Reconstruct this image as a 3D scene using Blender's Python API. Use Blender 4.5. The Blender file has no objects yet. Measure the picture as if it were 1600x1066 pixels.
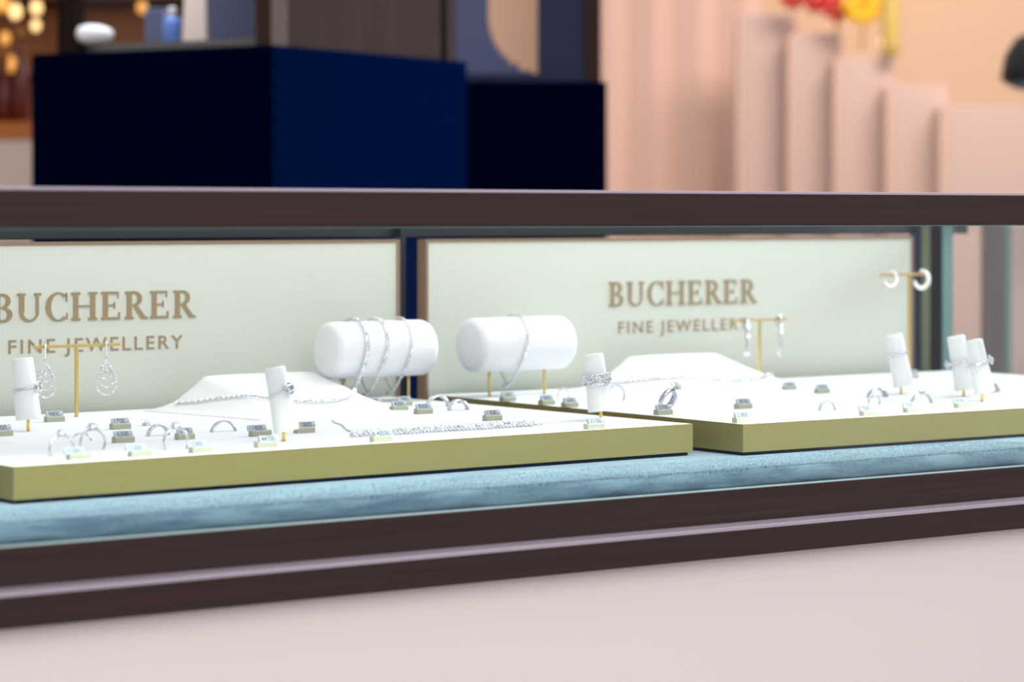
import bpy, bmesh, math, random
from mathutils import Vector, Matrix, Euler
random.seed(7)
SC = bpy.context.scene
COL = SC.collection
R = math.radians

# ------------------------------------------------------------------ camera
FPX, HOR = 4300.0, 334.0            # focal length in pixels, horizon row
CAM = Vector((-1.1831, -1.5821, 1.2)); TH = R(36.79)
WD = Vector((math.sin(TH), math.cos(TH), 0)); RT = Vector((math.cos(TH), -math.sin(TH), 0))
cd = bpy.data.cameras.new('camera'); cam = bpy.data.objects.new('camera', cd); COL.objects.link(cam)
cam.location = CAM; cam.rotation_euler = (R(90), 0, -TH)
cd.sensor_width = 36; cd.lens = FPX / 1600 * 36
cd.shift_y = -(533 - HOR) / 1600
cd.clip_start = 0.05; cd.clip_end = 60
cd.dof.use_dof = True; cd.dof.focus_distance = 2.22; cd.dof.aperture_fstop = 5.8
SC.camera = cam

# ------------------------------------------------------------------ light
SC.view_settings.view_transform = 'Standard'; SC.view_settings.look = 'None'
SC.view_settings.exposure = 0.0; SC.view_settings.gamma = 1.0
SC.view_settings.use_curve_mapping = False
W = bpy.data.worlds.new('world'); SC.world = W; W.use_nodes = True
W.node_tree.nodes['Background'].inputs[0].default_value = (0.86, 0.80, 0.84, 1)
W.node_tree.nodes['Background'].inputs[1].default_value = 0.76


def area(name, loc, target, sx, sy, power, colr, spread=180):
    l = bpy.data.lights.new(name, 'AREA'); l.shape = 'RECTANGLE'; l.size = sx; l.size_y = sy
    l.energy = power; l.color = colr; l.spread = R(spread)
    o = bpy.data.objects.new(name, l); COL.objects.link(o); o.location = loc
    d = Vector(target) - Vector(loc)
    o.rotation_euler = d.to_track_quat('-Z', 'Y').to_euler()
    return o


# strip of light hidden behind the front top rail of the case
led = area('case_strip_light', (0.2, 0.035, 1.1930), (0.2, 0.20, 1.00), 2.3, 0.009, 2.3, (0.87, 1.0, 0.96))
led.rotation_euler = (R(19), 0, 0); led.data.spread = R(64)
rear_fill = area('case_rear_fill', (0.2, 0.545, 1.186), (0.2, 0.30, 1.00), 2.3, 0.012, 0.22, (0.87, 1.0, 0.98))  # added fill at the rear, lifting the sign panels and cylinders
rear_fill.rotation_euler = (R(-12), 0, 0)
# shop ceiling lights and added fills, in front of and behind the case
area('ceiling_light_front', (-0.6, -1.9, 2.9), (0.0, 0.0, 0.9), 2.5, 1.2, 24, (1.0, 0.93, 0.90))
area('case_top_fill', (0.8, 0.1, 2.6), (0.6, 0.3, 1.0), 1.6, 0.8, 10, (0.92, 1.0, 0.97), 120)  # unseen fill added over the glass top, whitening the trays
area('ceiling_light_wall', (5.2, 3.6, 3.4), (4.4, 5.6, 1.2), 3.0, 0.8, 75, (1.0, 0.66, 0.42))
area('ceiling_light_side', (4.4, 0.4, 2.8), (1.25, 1.35, 1.3), 0.8, 0.8, 38, (0.75, 0.88, 1.0), 40)
area('steps_fill', (2.65, 1.54, 2.7), (3.75, 3.5, 1.3), 1.2, 0.6, 17, (1.0, 0.80, 0.66), 110)  # unseen fill added to brighten the fluted wall and steps


area('cabinet_fill', (-0.9, -3.2, 2.4), (0.0, 0.0, 0.55), 1.5, 0.8, 2.3, (1.0, 0.95, 0.92), 60)  # unseen fill added to lift the cream cabinet front

# ------------------------------------------------------------------ picture -> place helpers
def P(px, py, z):                     # point of the horizontal plane z seen at a pixel
    k = (z - CAM.z) / ((HOR - py) / FPX); q = (px - 800) / FPX
    p = CAM + k * (WD + RT * q); p.z = z; return p


def PY(px, py, Y):                    # point of the vertical plane Y
    q = (px - 800) / FPX; k = (Y - CAM.y) / (WD.y + RT.y * q)
    p = CAM + k * (WD + RT * q); p.z = CAM.z + k * (HOR - py) / FPX; return p


def PD(px, py, k):                    # point at a given depth
    p = CAM + k * (WD + RT * ((px - 800) / FPX)); p.z = CAM.z + k * (HOR - py) / FPX; return p


def depth(p): return (Vector(p) - CAM).dot(WD)


# ------------------------------------------------------------------ materials
def mat(name, col, rough=0.5, metal=0.0, noise=0.0, nscale=(40, 40, 40), bump=0.0, bscale=200, sheen=0.0,
        coat=0.0, emis=None, estr=0.0, trans=0.0, spec=0.5, ior=1.5, rnoise=0.0):
    m = bpy.data.materials.new(name); m.use_nodes = True
    nt = m.node_tree; b = nt.nodes['Principled BSDF']
    b.inputs['Base Color'].default_value = (*col, 1); b.inputs['Roughness'].default_value = rough
    b.inputs['Metallic'].default_value = metal; b.inputs['Specular IOR Level'].default_value = spec
    b.inputs['IOR'].default_value = ior
    if sheen: b.inputs['Sheen Weight'].default_value = sheen; b.inputs['Sheen Roughness'].default_value = 0.4
    if coat: b.inputs['Coat Weight'].default_value = coat; b.inputs['Coat Roughness'].default_value = 0.08
    if trans: b.inputs['Transmission Weight'].default_value = trans
    if emis: b.inputs['Emission Color'].default_value = (*emis, 1); b.inputs['Emission Strength'].default_value = estr
    tc = nt.nodes.new('ShaderNodeTexCoord'); mp = nt.nodes.new('ShaderNodeMapping')
    mp.inputs['Scale'].default_value = nscale
    nt.links.new(tc.outputs['Object'], mp.inputs['Vector'])
    n = nt.nodes.new('ShaderNodeTexNoise'); n.inputs['Scale'].default_value = 1; n.inputs['Detail'].default_value = 4
    nt.links.new(mp.outputs['Vector'], n.inputs['Vector'])
    if noise:
        mx = nt.nodes.new('ShaderNodeMixRGB')
        mx.inputs[1].default_value = (*[c * (1 - noise) for c in col], 1)
        mx.inputs[2].default_value = (*[min(1, c * (1 + noise)) for c in col], 1)
        nt.links.new(n.outputs['Fac'], mx.inputs[0]); nt.links.new(mx.outputs[0], b.inputs['Base Color'])
    if rnoise:
        mr = nt.nodes.new('ShaderNodeMapRange')
        mr.inputs['To Min'].default_value = max(0.02, rough - rnoise); mr.inputs['To Max'].default_value = rough + rnoise
        nt.links.new(n.outputs['Fac'], mr.inputs['Value']); nt.links.new(mr.outputs[0], b.inputs['Roughness'])
    if bump:
        n2 = nt.nodes.new('ShaderNodeTexNoise'); n2.inputs['Scale'].default_value = bscale
        n2.inputs['Detail'].default_value = 3
        nt.links.new(tc.outputs['Object'], n2.inputs['Vector'])
        bp = nt.nodes.new('ShaderNodeBump'); bp.inputs['Strength'].default_value = bump
        bp.inputs['Distance'].default_value = 0.001
        nt.links.new(n2.outputs['Fac'], bp.inputs['Height']); nt.links.new(bp.outputs[0], b.inputs['Normal'])
    return m


def glass_mat(name, tint, refl=1.0):
    m = bpy.data.materials.new(name); m.use_nodes = True; nt = m.node_tree
    for n in list(nt.nodes): nt.nodes.remove(n)
    out = nt.nodes.new('ShaderNodeOutputMaterial'); mx = nt.nodes.new('ShaderNodeMixShader')
    t = nt.nodes.new('ShaderNodeBsdfTransparent'); t.inputs[0].default_value = (*tint, 1)
    g = nt.nodes.new('ShaderNodeBsdfGlossy'); g.inputs['Roughness'].default_value = 0.02
    f = nt.nodes.new('ShaderNodeFresnel'); f.inputs['IOR'].default_value = 1.45
    ml = nt.nodes.new('ShaderNodeMath'); ml.operation = 'MULTIPLY'; ml.inputs[1].default_value = refl
    nt.links.new(f.outputs[0], ml.inputs[0]); nt.links.new(ml.outputs[0], mx.inputs[0])
    nt.links.new(t.outputs[0], mx.inputs[1]); nt.links.new(g.outputs[0], mx.inputs[2])
    nt.links.new(mx.outputs[0], out.inputs[0])
    return m


M = {
    'bronze': mat('dark_bronze', (0.050, 0.028, 0.025), 0.34, 0.55, noise=0.35, nscale=(3, 60, 260), rnoise=0.08),
    'bronze_dark': mat('rear_bronze', (0.030, 0.042, 0.045), 0.4, 0.2),
    'glass_glint': mat('pale_cyan_glint', (0.50, 0.72, 0.74), 0.4, 0.0),  # pale cyan holds the light caught by the glass edge
    'amberwood': mat('amber_back_board', (0.26, 0.085, 0.015), 0.6, 0.0, noise=0.5, nscale=(9, 9, 9)),
    'cone_white': mat('white_cone', (0.83, 0.86, 0.86), 0.5, 0.0),
    'edge_highlight': mat('lavender_edge_highlight', (0.56, 0.50, 0.60), 0.35, 0.6),  # ceiling reflection on bronze edges, put into a pale lavender colour
    'olive': mat('olive_rear_post', (0.13, 0.16, 0.085), 0.4, 0.0),
    'blackpost': mat('black_rear_post', (0.002, 0.004, 0.012), 0.6, 0.0, spec=.0),
    'navyglass': mat('navy_lacquer', (0.0001, 0.0018, 0.012), 0.7, 0.0, noise=0.1, spec=0.0),
    'cabinet': mat('cream_lacquer', (0.87, 0.825, 0.80), 0.42, 0.0, noise=0.02, nscale=(2, 2, 2)),
    'glass': glass_mat('clear_glass', (0.985, 0.995, 0.99), 0.08),
    'glass_edge': mat('green_glass_edge', (0.20, 0.42, 0.40), 0.15, 0.0, trans=0.4),
    'white': mat('white_leatherette', (0.79, 0.795, 0.82), 0.55, 0.0, bump=0.06, bscale=900),
    'tray_white': mat('white_tray_pad', (0.74, 0.745, 0.765), 0.6, 0.0, noise=0.01, nscale=(30, 30, 30)),
    'champagne': mat('champagne_gold_paint', (0.30, 0.245, 0.092), 0.42, 0.45, noise=0.08, nscale=(1500, 1500, 1500)),
    'base_dark': mat('dark_blue_base', (0.01, 0.018, 0.05), 0.6, spec=.1),
    'slot': mat('slot_grey', (0.45, 0.47, 0.52), 0.9),
    'panel': mat('pale_sage_panel', (0.575, 0.595, 0.515), 0.5, 0.0, noise=0.01, nscale=(3, 3, 3)),
    'panel_frame': mat('panel_frame_bronze', (0.30, 0.20, 0.13), 0.4, 0.4),
    'letter': mat('bronze_lettering', (0.29, 0.205, 0.11), 0.6, 0.0),
    'gold': mat('brushed_gold', (0.70, 0.52, 0.20), 0.32, 0.75),
    'gold_bright': mat('polished_gold', (0.90, 0.60, 0.12), 0.3, 0.7),
    'silver': mat('white_gold', (0.60, 0.62, 0.69), 0.16, 1.0),
    'silver_dark': mat('dark_white_gold', (0.55, 0.55, 0.66), 0.14, 1.0),  # slightly darker white gold
    'diamond': mat('diamond', (0.74, 0.79, 0.88), 0.03, 0.6, noise=0.4, nscale=(900, 900, 900), ior=2.2, spec=0.9),  # facet sparkle painted in as dark and bright colour noise
    'pearl': mat('pearl', (0.93, 0.90, 0.88), 0.2, 0.0, coat=0.6),
    'tag': mat('beige_tag_plastic', (0.38, 0.39, 0.29), 0.45, 0.0),
    'tag_grey': mat('grey_tag_digits', (0.43, 0.48, 0.51), 0.35, 0.0),
    'ink': mat('navy_ink', (0.015, 0.02, 0.07), 0.5, 0.0),
    'wall': mat('beige_wall', (0.74, 0.53, 0.44), 0.7, 0.0, noise=0.03, nscale=(2, 2, 2)),
    'step': mat('rose_beige_panel', (0.60, 0.46, 0.42), 0.6, 0.0, noise=0.02, nscale=(3, 3, 3)),
    'floor': mat('stone_floor', (0.45, 0.40, 0.37), 0.4, 0.0, noise=0.1, nscale=(4, 4, 4)),
    'greyblue': mat('grey_blue_velvet', (0.12, 0.145, 0.26), 0.8, sheen=0.3),
    'darkblue': mat('dark_blue_felt', (0.014, 0.022, 0.065), 0.8),
    'brown': mat('dark_brown_wood', (0.020, 0.011, 0.009), 0.8, 0.0, spec=0.02, noise=0.35, nscale=(40, 40, 3)),
    'brownlight': mat('bronze_post', (0.045, 0.027, 0.020), 0.75, 0.0, spec=0.05),
    'bluebottle': mat('blue_glass', (0.12, 0.26, 0.72), 0.12, 0.0),
    'cream': mat('cream_card', (0.74, 0.60, 0.50), 0.6),
    'amber': mat('amber_glass', (0.55, 0.20, 0.02), 0.15, 0.0, trans=0.2),
    'redbrown': mat('cognac_glass', (0.13, 0.012, 0.004), 0.2),
    'orange': mat('orange_shelf', (0.50, 0.15, 0.02), 0.5),
    'red': mat('crimson_petals', (0.50, 0.004, 0.012), 0.6, noise=0.2, nscale=(60, 60, 60)),
    'yellow': mat('yellow_petals', (0.88, 0.52, 0.01), 0.6, noise=0.1, nscale=(60, 60, 60)),
    'stem': mat('yellow_green_stem', (0.62, 0.48, 0.13), 0.6),
    'black': mat('black_shade', (0.008, 0.007, 0.007), 0.35),
    'shadeinner': mat('blue_grey_shade_inside', (0.10, 0.12, 0.20), 0.5),
    'bulb': mat('warm_bulb', (1, 0.75, 0.4), 0.5, emis=(1.0, 0.66, 0.26), estr=1.6),
    'bulb_dim': mat('amber_bulb', (1, 0.6, 0.2), 0.5, emis=(1.0, 0.42, 0.05), estr=0.75),
    'lit_white': mat('lit_white_cushion', (0.95, 0.96, 1.0), 0.6),
    'case_grey': mat('grey_brown_metal', (0.16, 0.145, 0.14), 0.4, 0.3),
    'peach': mat('warm_wall', (0.74, 0.56, 0.40), 0.7, 0.0, noise=0.03, nscale=(2, 2, 2)),
}


def velvet():
    m = mat('ice_blue_velvet', (0.07, 0.14, 0.26), 0.9, sheen=1.0, bump=0.3, bscale=1500)
    nt = m.node_tree; b = nt.nodes['Principled BSDF']
    tc = nt.nodes.new('ShaderNodeTexCoord'); mp = nt.nodes.new('ShaderNodeMapping')
    mp.inputs['Scale'].default_value = (14, 90, 90)
    n = nt.nodes.new('ShaderNodeTexNoise'); n.inputs['Detail'].default_value = 6; n.inputs['Roughness'].default_value = 0.75
    n.inputs['Scale'].default_value = 1
    cr = nt.nodes.new('ShaderNodeValToRGB')
    cr.color_ramp.elements[0].position = 0.34; cr.color_ramp.elements[0].color = (0.065, 0.13, 0.20, 1)
    cr.color_ramp.elements[1].position = 0.6; cr.color_ramp.elements[1].color = (0.16, 0.28, 0.35, 1)
    b.inputs['Sheen Tint'].default_value = (0.78, 0.95, 1.0, 1); b.inputs['Sheen Roughness'].default_value = 0.3
    nt.links.new(tc.outputs['Object'], mp.inputs['Vector']); nt.links.new(mp.outputs[0], n.inputs['Vector'])
    nt.links.new(n.outputs['Fac'], cr.inputs[0]); nt.links.new(cr.outputs[0], b.inputs['Base Color'])
    return m


M['velvet'] = velvet()


# ------------------------------------------------------------------ mesh builder
class MB:
    def __init__(s): s.v = []; s.f = []; s.smooth = []

    def add(s, vs, fs, smooth=False, mx=None):
        o = len(s.v)
        s.v += [tuple(mx @ Vector(v)) if mx else tuple(v) for v in vs]
        for f in fs: s.f.append([i + o for i in f]); s.smooth.append(smooth)
        return s

    def box(s, lo, hi, mx=None):
        x0, y0, z0 = lo; x1, y1, z1 = hi
        vs = [(x0, y0, z0), (x1, y0, z0), (x1, y1, z0), (x0, y1, z0), (x0, y0, z1), (x1, y0, z1), (x1, y1, z1), (x0, y1, z1)]
        return s.add(vs, [(0, 3, 2, 1), (4, 5, 6, 7), (0, 1, 5, 4), (1, 2, 6, 5), (2, 3, 7, 6), (3, 0, 4, 7)], False, mx)

    def prism(s, poly, z0, z1, mx=None, smooth=False):
        n = len(poly)
        vs = [(x, y, z0) for x, y in poly] + [(x, y, z1) for x, y in poly]
        fs = [tuple(range(n - 1, -1, -1)), tuple(range(n, 2 * n))]
        fs += [(i, (i + 1) % n, n + (i + 1) % n, n + i) for i in range(n)]
        return s.add(vs, fs, smooth, mx)

    def extx(s, prof, x0, x1):                       # (y,z) profile run along x
        n = len(prof)
        vs = [(x0, y, z) for y, z in prof] + [(x1, y, z) for y, z in prof]
        fs = [tuple(range(n)), tuple(range(2 * n - 1, n - 1, -1))]
        fs += [((i + 1) % n, i, n + i, n + (i + 1) % n) for i in range(n)]
        return s.add(vs, fs)

    def lathe(s, prof, n=32, mx=None, caps=True):    # (r,z) profile
        vs = []; fs = []
        for r, z in prof:
            vs += [(r * math.cos(2 * math.pi * i / n), r * math.sin(2 * math.pi * i / n), z) for i in range(n)]
        for j in range(len(prof) - 1):
            for i in range(n):
                k = (i + 1) % n; fs.append((j * n + i, j * n + k, (j + 1) * n + k, (j + 1) * n + i))
        if caps:
            fs.append(tuple(range(n - 1, -1, -1))); fs.append(tuple((len(prof) - 1) * n + i for i in range(n)))
        return s.add(vs, fs, True, mx)

    def tube(s, pts, r, n=8, closed=False, mx=None):
        pts = [Vector(p) for p in pts]; m = len(pts); vs = []; fs = []; up = None
        for i, p in enumerate(pts):
            a = pts[(i - 1) % m] if (closed or i) else p; b = pts[(i + 1) % m] if (closed or i < m - 1) else p
            t = (b - a).normalized()
            if up is None: up = t.orthogonal().normalized()
            up = (up - t * up.dot(t)).normalized(); q = t.cross(up)
            rr = r[i] if isinstance(r, (list, tuple)) else r
            vs += [p + (up * math.cos(2 * math.pi * k / n) + q * math.sin(2 * math.pi * k / n)) * rr for k in range(n)]
        for j in range(m if closed else m - 1):
            for k in range(n):
                l = (k + 1) % n; jn = (j + 1) % m
                fs.append((j * n + k, j * n + l, jn * n + l, jn * n + k))
        if not closed:
            fs.append(tuple(range(n - 1, -1, -1))); fs.append(tuple((m - 1) * n + k for k in range(n)))
        return s.add(vs, fs, True, mx)

    def gem(s, c, r, ax=(0, 0, 1), n=8):             # round brilliant: table, girdle, culet
        q = Vector(ax).normalized().to_track_quat('Z', 'Y').to_matrix().to_4x4()
        mx = Matrix.Translation(Vector(c)) @ q
        vs = []
        for rr, z, of in ((0.55, 0.38, 0), (0.86, 0.2, .5), (1.0, 0.0, 0)):
            vs += [(r * rr * math.cos(2 * math.pi * (i + of) / n), r * rr * math.sin(2 * math.pi * (i + of) / n), r * z) for i in range(n)]
        vs.append((0, 0, -0.75 * r)); fs = [tuple(range(n))]
        for j in (0, 1):
            for i in range(n):
                k = (i + 1) % n; a, b = j * n, (j + 1) * n
                fs.append((a + i, b + i, b + k)); fs.append((a + i, b + k, a + k))
        for i in range(n): fs.append((2 * n + i, 3 * n, 2 * n + (i + 1) % n))
        return s.add(vs, fs, False, mx)

    def ball(s, c, r, n=10, sc=(1, 1, 1), mx=None):
        vs = []; fs = []; m = n // 2 + 1
        for j in range(m + 1):
            a = math.pi * j / m
            vs += [(c[0] + sc[0] * r * math.sin(a) * math.cos(2 * math.pi * i / n), c[1] + sc[1] * r * math.sin(a) * math.sin(2 * math.pi * i / n), c[2] + sc[2] * r * math.cos(a)) for i in range(n)]
        for j in range(m):
            for i in range(n):
                k = (i + 1) % n; fs.append((j * n + i, (j + 1) * n + i, (j + 1) * n + k, j * n + k))
        return s.add(vs, fs, True, mx)

    def build(s, name, m, parent=None, bevel=0.0, bseg=2):
        me = bpy.data.meshes.new(name); me.from_pydata(s.v, [], s.f)
        for p, sm in zip(me.polygons, s.smooth): p.use_smooth = sm
        me.materials.append(M[m] if isinstance(m, str) else m)
        bm = bmesh.new(); bm.from_mesh(me); bmesh.ops.remove_doubles(bm, verts=bm.verts, dist=1e-7)
        bmesh.ops.recalc_face_normals(bm, faces=bm.faces); bm.to_mesh(me); bm.free(); me.update()
        o = bpy.data.objects.new(name, me); COL.objects.link(o)
        if parent: o.parent = parent
        if bevel:
            b = o.modifiers.new('bevel', 'BEVEL'); b.width = bevel; b.segments = bseg; b.limit_method = 'ANGLE'; b.angle_limit = R(40)
            b.harden_normals = False
        return o


def tag(o, label=None, cat=None, group=None, kind=None):
    if label: o['label'] = label
    if cat: o['category'] = cat
    if group: o['group'] = group
    if kind: o['kind'] = kind
    return o


def thing(name, label, cat, loc=(0, 0, 0), rz=0.0, group=None):
    o = bpy.data.objects.new(name, None); COL.objects.link(o); o.empty_display_size = 0.01
    o.location = loc; o.rotation_euler = (0, 0, rz); return tag(o, label, cat, group)


def struct(name, mb, m): return tag(mb.build(name, m), kind='structure')


# ------------------------------------------------------------------ setting
struct('floor', MB().box((-4, -4, -0.05), (11, 11, 0)), 'floor')
def cammx(px, k):                     # local frame: x to the right, y away, z up, origin on the floor
    p = PD(px, HOR, k); p.z = 0
    return Matrix.Translation(p) @ Matrix.Rotation(-TH, 4, 'Z')
# back wall roughly square to the view
wm = cammx(800, 7.6)
struct('wall_back', MB().box((-3.2, 0, 0), (2.6, 0.1, 3.2), wm), 'peach')
# fluted wall lining, left of the steps
mb = MB()
wl = cammx(800, 7.0)
x = 0.18
while x < 0.585:
    w = 0.1145
    mb.prism([(x, 0.0), (x + w * 0.55, -0.022), (x + w, 0.0), (x + w, 0.3), (x, 0.3)], 0, 3.0, wl); x += w
struct('wall_fluted', mb, 'wall')

# ------------------------------------------------------------------ the display case
ZT, ZV = 1.0275, 1.0015               # tray top, velvet top
X0, X1, YB = -0.95, 1.075, 0.612      # case from the far left to the right end, rear plane
case = thing('display_case', 'long glass jewellery display case with dark bronze frame and cream base', 'display case', (0, 0, 0))


def zat(y_px, Y): return PY(800, y_px, Y).z


zr0, zr1 = zat(354.5, 0), zat(298, 0)
zt1a, zt1b = zat(793, 0), zat(850, 0)
Yp = -0.024
zt2b = zat(906, Yp)
b = MB().extx([(0, zr0), (0.016, zr0), (0.016, zr0 + 0.004), (0.040, zr0 + 0.004), (0.040, zr1), (0, zr1)], X0, X1 + 0.03)
b.build('top_rail', 'bronze', case, bevel=0.0012)
MB().box((X0, YB, 1.1772), (X1 + 0.03, YB + 0.03, zr1)).build('top_rail', 'bronze_dark', case, bevel=0.001)
MB().box((X1, 0.040, zr0 + .004), (X1 + 0.03, YB, zr1)).build('top_rail', 'bronze', case, bevel=0.001)
MB().box((X0, 0.0, zt1b), (X1 + 0.03, 0.012, zt1a)).build('sill', 'bronze', case, bevel=0.0008)
MB().box((X0, Yp, zt2b), (X1 + 0.05, 0.012, zt1b - 0.0002)).build('base_moulding', 'bronze', case, bevel=0.0014)
MB().box((X0, Yp + 0.012, 0.08), (X1 + 0.03, YB + 0.03, zt2b)).build('base_cabinet', 'cabinet', case)
MB().box((X0, 0.02, 0.0), (X1, YB, 0.08)).build('plinth', 'bronze_dark', case)
MB().box((X0, Yp + .001, zt1b), (X1 + 0.05, -0.0004, zt1b + 0.0012)).build('ledge_highlight', 'edge_highlight', case, bevel=0.0005)  # pale strips painted as the highlight along the moulding's ledge
MB().box((X0, Yp - 0.0006, zt1b - 0.0016), (X1 + 0.05, Yp + .001, zt1b + .0012)).build('ledge_edge_highlight', 'edge_highlight', case, bevel=0.0004)
MB().box((X0, -0.0006, zr1 - 0.0016), (X1 + 0.03, 0.01, zr1 + 0.0006)).build('rail_highlight', 'edge_highlight', case, bevel=0.0004)  # pale strip painted as the bevel highlight on the top rail
# deck under the velvet, the velvet wrapped over its front edge
MB().box((X0, 0.0125, zt2b), (X1, YB + 0.03, 0.9865)).build('deck', 'bronze_dark', case)
prof = []
yf, rr = 0.0135, 0.0125
zc = ZV - rr
for i in range(9):
    a = math.pi - (math.pi / 2) * i / 8
    prof.append((yf + rr + rr * math.cos(a), zc + rr * math.sin(a)))
prof += [(YB, ZV), (YB, 0.987), (yf + 0.004, 0.987)]
vb = MB()
# finely divided along the front so the pile can wave a little
NX = 360; n = len(prof)
vs = []
for i in range(NX + 1):
    xx = X0 + 0.002 + (X1 - X0 - 0.004) * i / NX
    for j, (y, z) in enumerate(prof):
        wob = (0.0006 * math.sin(xx * 37) + 0.0005 * math.sin(xx * 91 + 1.3) + random.uniform(-.0002, .0002)) if 1 <= j <= 6 else 0
        vs.append((xx, y + wob, z - (wob * 0.5 if j < 8 else 0)))
fs = [(i * n + j, i * n + (j + 1) % n, (i + 1) * n + (j + 1) % n, (i + 1) * n + j) for i in range(NX) for j in range(n)]
fs += [tuple(range(n)), tuple(NX * n + j for j in range(n))]
vb.add(vs, fs, True)
vel = vb.build('velvet_lining', 'velvet', case)
# short pile fibres along the rolled front edge and the strip in front of the trays
fib = MB(); fv = []; ff = []
for i in range(52000):
    xx = random.uniform(-0.42, 0.60)
    u = random.random()
    if u < 0.6:
        a = math.pi - (math.pi / 2) * random.random() ** 0.8
        p = Vector((xx, yf + rr + rr * math.cos(a), zc + rr * math.sin(a))); nrm = Vector((0, math.cos(a), math.sin(a)))
    else:
        p = Vector((xx, yf + rr + random.random() * 0.075, ZV)); nrm = Vector((0, 0, 1))
    l = random.uniform(0.0006, 0.0013)
    d = (nrm + Vector((random.uniform(-.6, .6), random.uniform(-.6, .4), random.uniform(-.4, .4)))).normalized() * l
    s_ = Vector((1, 0, 0)) * 0.00013
    k = len(fv); fv += [tuple(p - s_), tuple(p + s_), tuple(p + d)]; ff.append((k, k + 1, k + 2))
me = bpy.data.meshes.new('velvet_pile'); me.from_pydata(fv, [], ff); me.materials.append(M['velvet'])
o = bpy.data.objects.new('velvet_pile', me); COL.objects.link(o); o.parent = vel; o['kind'] = 'stuff'
# glass
MB().box((X0, 0.003, zt1a), (X1, 0.009, zr0 + 0.0035)).build('front_glass', 'glass', case)
MB().box((X1 + 0.005, 0.04, zt1a), (X1 + 0.011, YB - 0.002, zr0 + 0.0035)).build('side_glass', 'glass', case)
MB().box((X0, 0.0415, zr1 - 0.010), (X1 - 0.001, YB - 0.001, zr1 - 0.004)).build('top_glass', 'glass', case)
# light caught where front glass meets the sill, painted as a cyan strip
MB().box((X0, 0.0010, zt1a), (X1, 0.0028, zt1a + 0.0011)).build('glass_line', 'glass_glint', case)
MB().box((X0, 0.0015, zr0 - 0.0006), (X1, 0.0028, zr0)).build('glass_line', 'glass_edge', case)


def post(pxa, pxb, Y, m, nm='rear_post', th=0.012):
    a, c = PY(pxa, 400, Y), PY(pxb, 400, Y)
    MB().box((a.x, Y, ZV), (c.x, Y + th, 1.1772 + .01)).build(nm, m, case)


post(1433, 1441, 0.602, 'base_dark'); post(1441, 1456, 0.600, 'olive'); post(1456, 1473, 0.598, 'blackpost'); post(1473.5, 1489, 0.596, 'glass_edge', 'glass_edge')
post(627, 634, 0.600, 'bronze_dark')

# ------------------------------------------------------------------ back panels with writing
YP = 0.574


def ring_poly(cx, cy, rx, ry, t, a0, a1, n=28, tx=None):
    """arc band as quads: outer radii rx,ry; stroke thickness t horizontally, tx vertically"""
    tv = tx if tx else t
    out = []
    for i in range(n + 1):
        a = R(a0 + (a1 - a0) * i / n)
        out.append(((cx + rx * math.cos(a), cy + ry * math.sin(a)), (cx + (rx - t) * math.cos(a), cy + (ry - tv) * math.sin(a))))
    return out


def serif_letter(ch):
    """quads in a unit-high box, returns (list of 4-point quads, advance)"""
    Q = []; S, T = 0.185, 0.085       # thick stem, thin stroke

    def rect(x0, y0, x1, y1): Q.append([(x0, y0), (x1, y0), (x1, y1), (x0, y1)])

    def stem(x, w=S, ser=0.075, top=True, bot=True):
        rect(x, 0, x + w, 1)
        for yy, on in ((0, bot), (1 - T, top)):
            if on: rect(x - ser, yy, x + w + ser, yy + T)

    def band(pairs):
        for (o0, i0), (o1, i1) in zip(pairs, pairs[1:]): Q.append([o0, o1, i1, i0])

    if ch == 'B':
        stem(0.08, ser=0.07); band(ring_poly(0.36, 0.745, 0.27, 0.255, 0.16, 90, -90, tx=T)); band(ring_poly(0.38, 0.265, 0.32, 0.265, 0.18, 90, -90, tx=T))
        rect(0.2, 1 - T, 0.37, 1); rect(0.2, 0.475, 0.39, 0.53); rect(0.2, 0, 0.39, T); adv = 0.80
    elif ch == 'U':
        rect(0.08, 0.33, 0.08 + S, 1); rect(0.01, 1 - T, 0.31, 1); rect(0.67, 0.33, 0.78, 1); rect(0.61, 1 - T, 0.87, 1)
        band([(o, i) for o, i in [((0.43 + 0.35 * math.cos(a), 0.35 - 0.36 * math.sin(a)), (0.465 + (0.235 if math.cos(a) < 0 else 0.235) * math.cos(a), 0.35 - 0.28 * math.sin(a))) for a in [math.pi * k / 24 for k in range(25)]]]); adv = 0.93
    elif ch == 'C':
        band(ring_poly(0.50, 0.5, 0.46, 0.515, 0.19, 48, 312, tx=0.06)); rect(0.76, 0.68, 0.82, 0.99); rect(0.79, 0.06, 0.83, 0.28); adv = 0.90
    elif ch == 'H':
        stem(0.08); stem(0.70); rect(0.2, 0.475, 0.75, 0.535); adv = 1.03
    elif ch == 'E':
        stem(0.08, ser=0.07); rect(0.2, 1 - T, 0.66, 1); rect(0.61, 0.76, 0.66, 1); rect(0.2, 0.485, 0.52, 0.54); rect(0.48, 0.39, 0.53, 0.635)
        rect(0.2, 0, 0.70, T); rect(0.65, 0, 0.71, 0.26); adv = 0.83
    elif ch == 'R':
        stem(0.08, ser=0.07); band(ring_poly(0.36, 0.735, 0.29, 0.265, 0.17, 90, -90, tx=T)); rect(0.2, 1 - T, 0.37, 1); rect(0.2, 0.47, 0.38, 0.525)
        Q.append([(0.30, 0.49), (0.47, 0.50), (0.80, 0.05), (0.62, 0.0)]); rect(0.63, 0, 0.86, T); adv = 0.88
    return Q, adv


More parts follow.
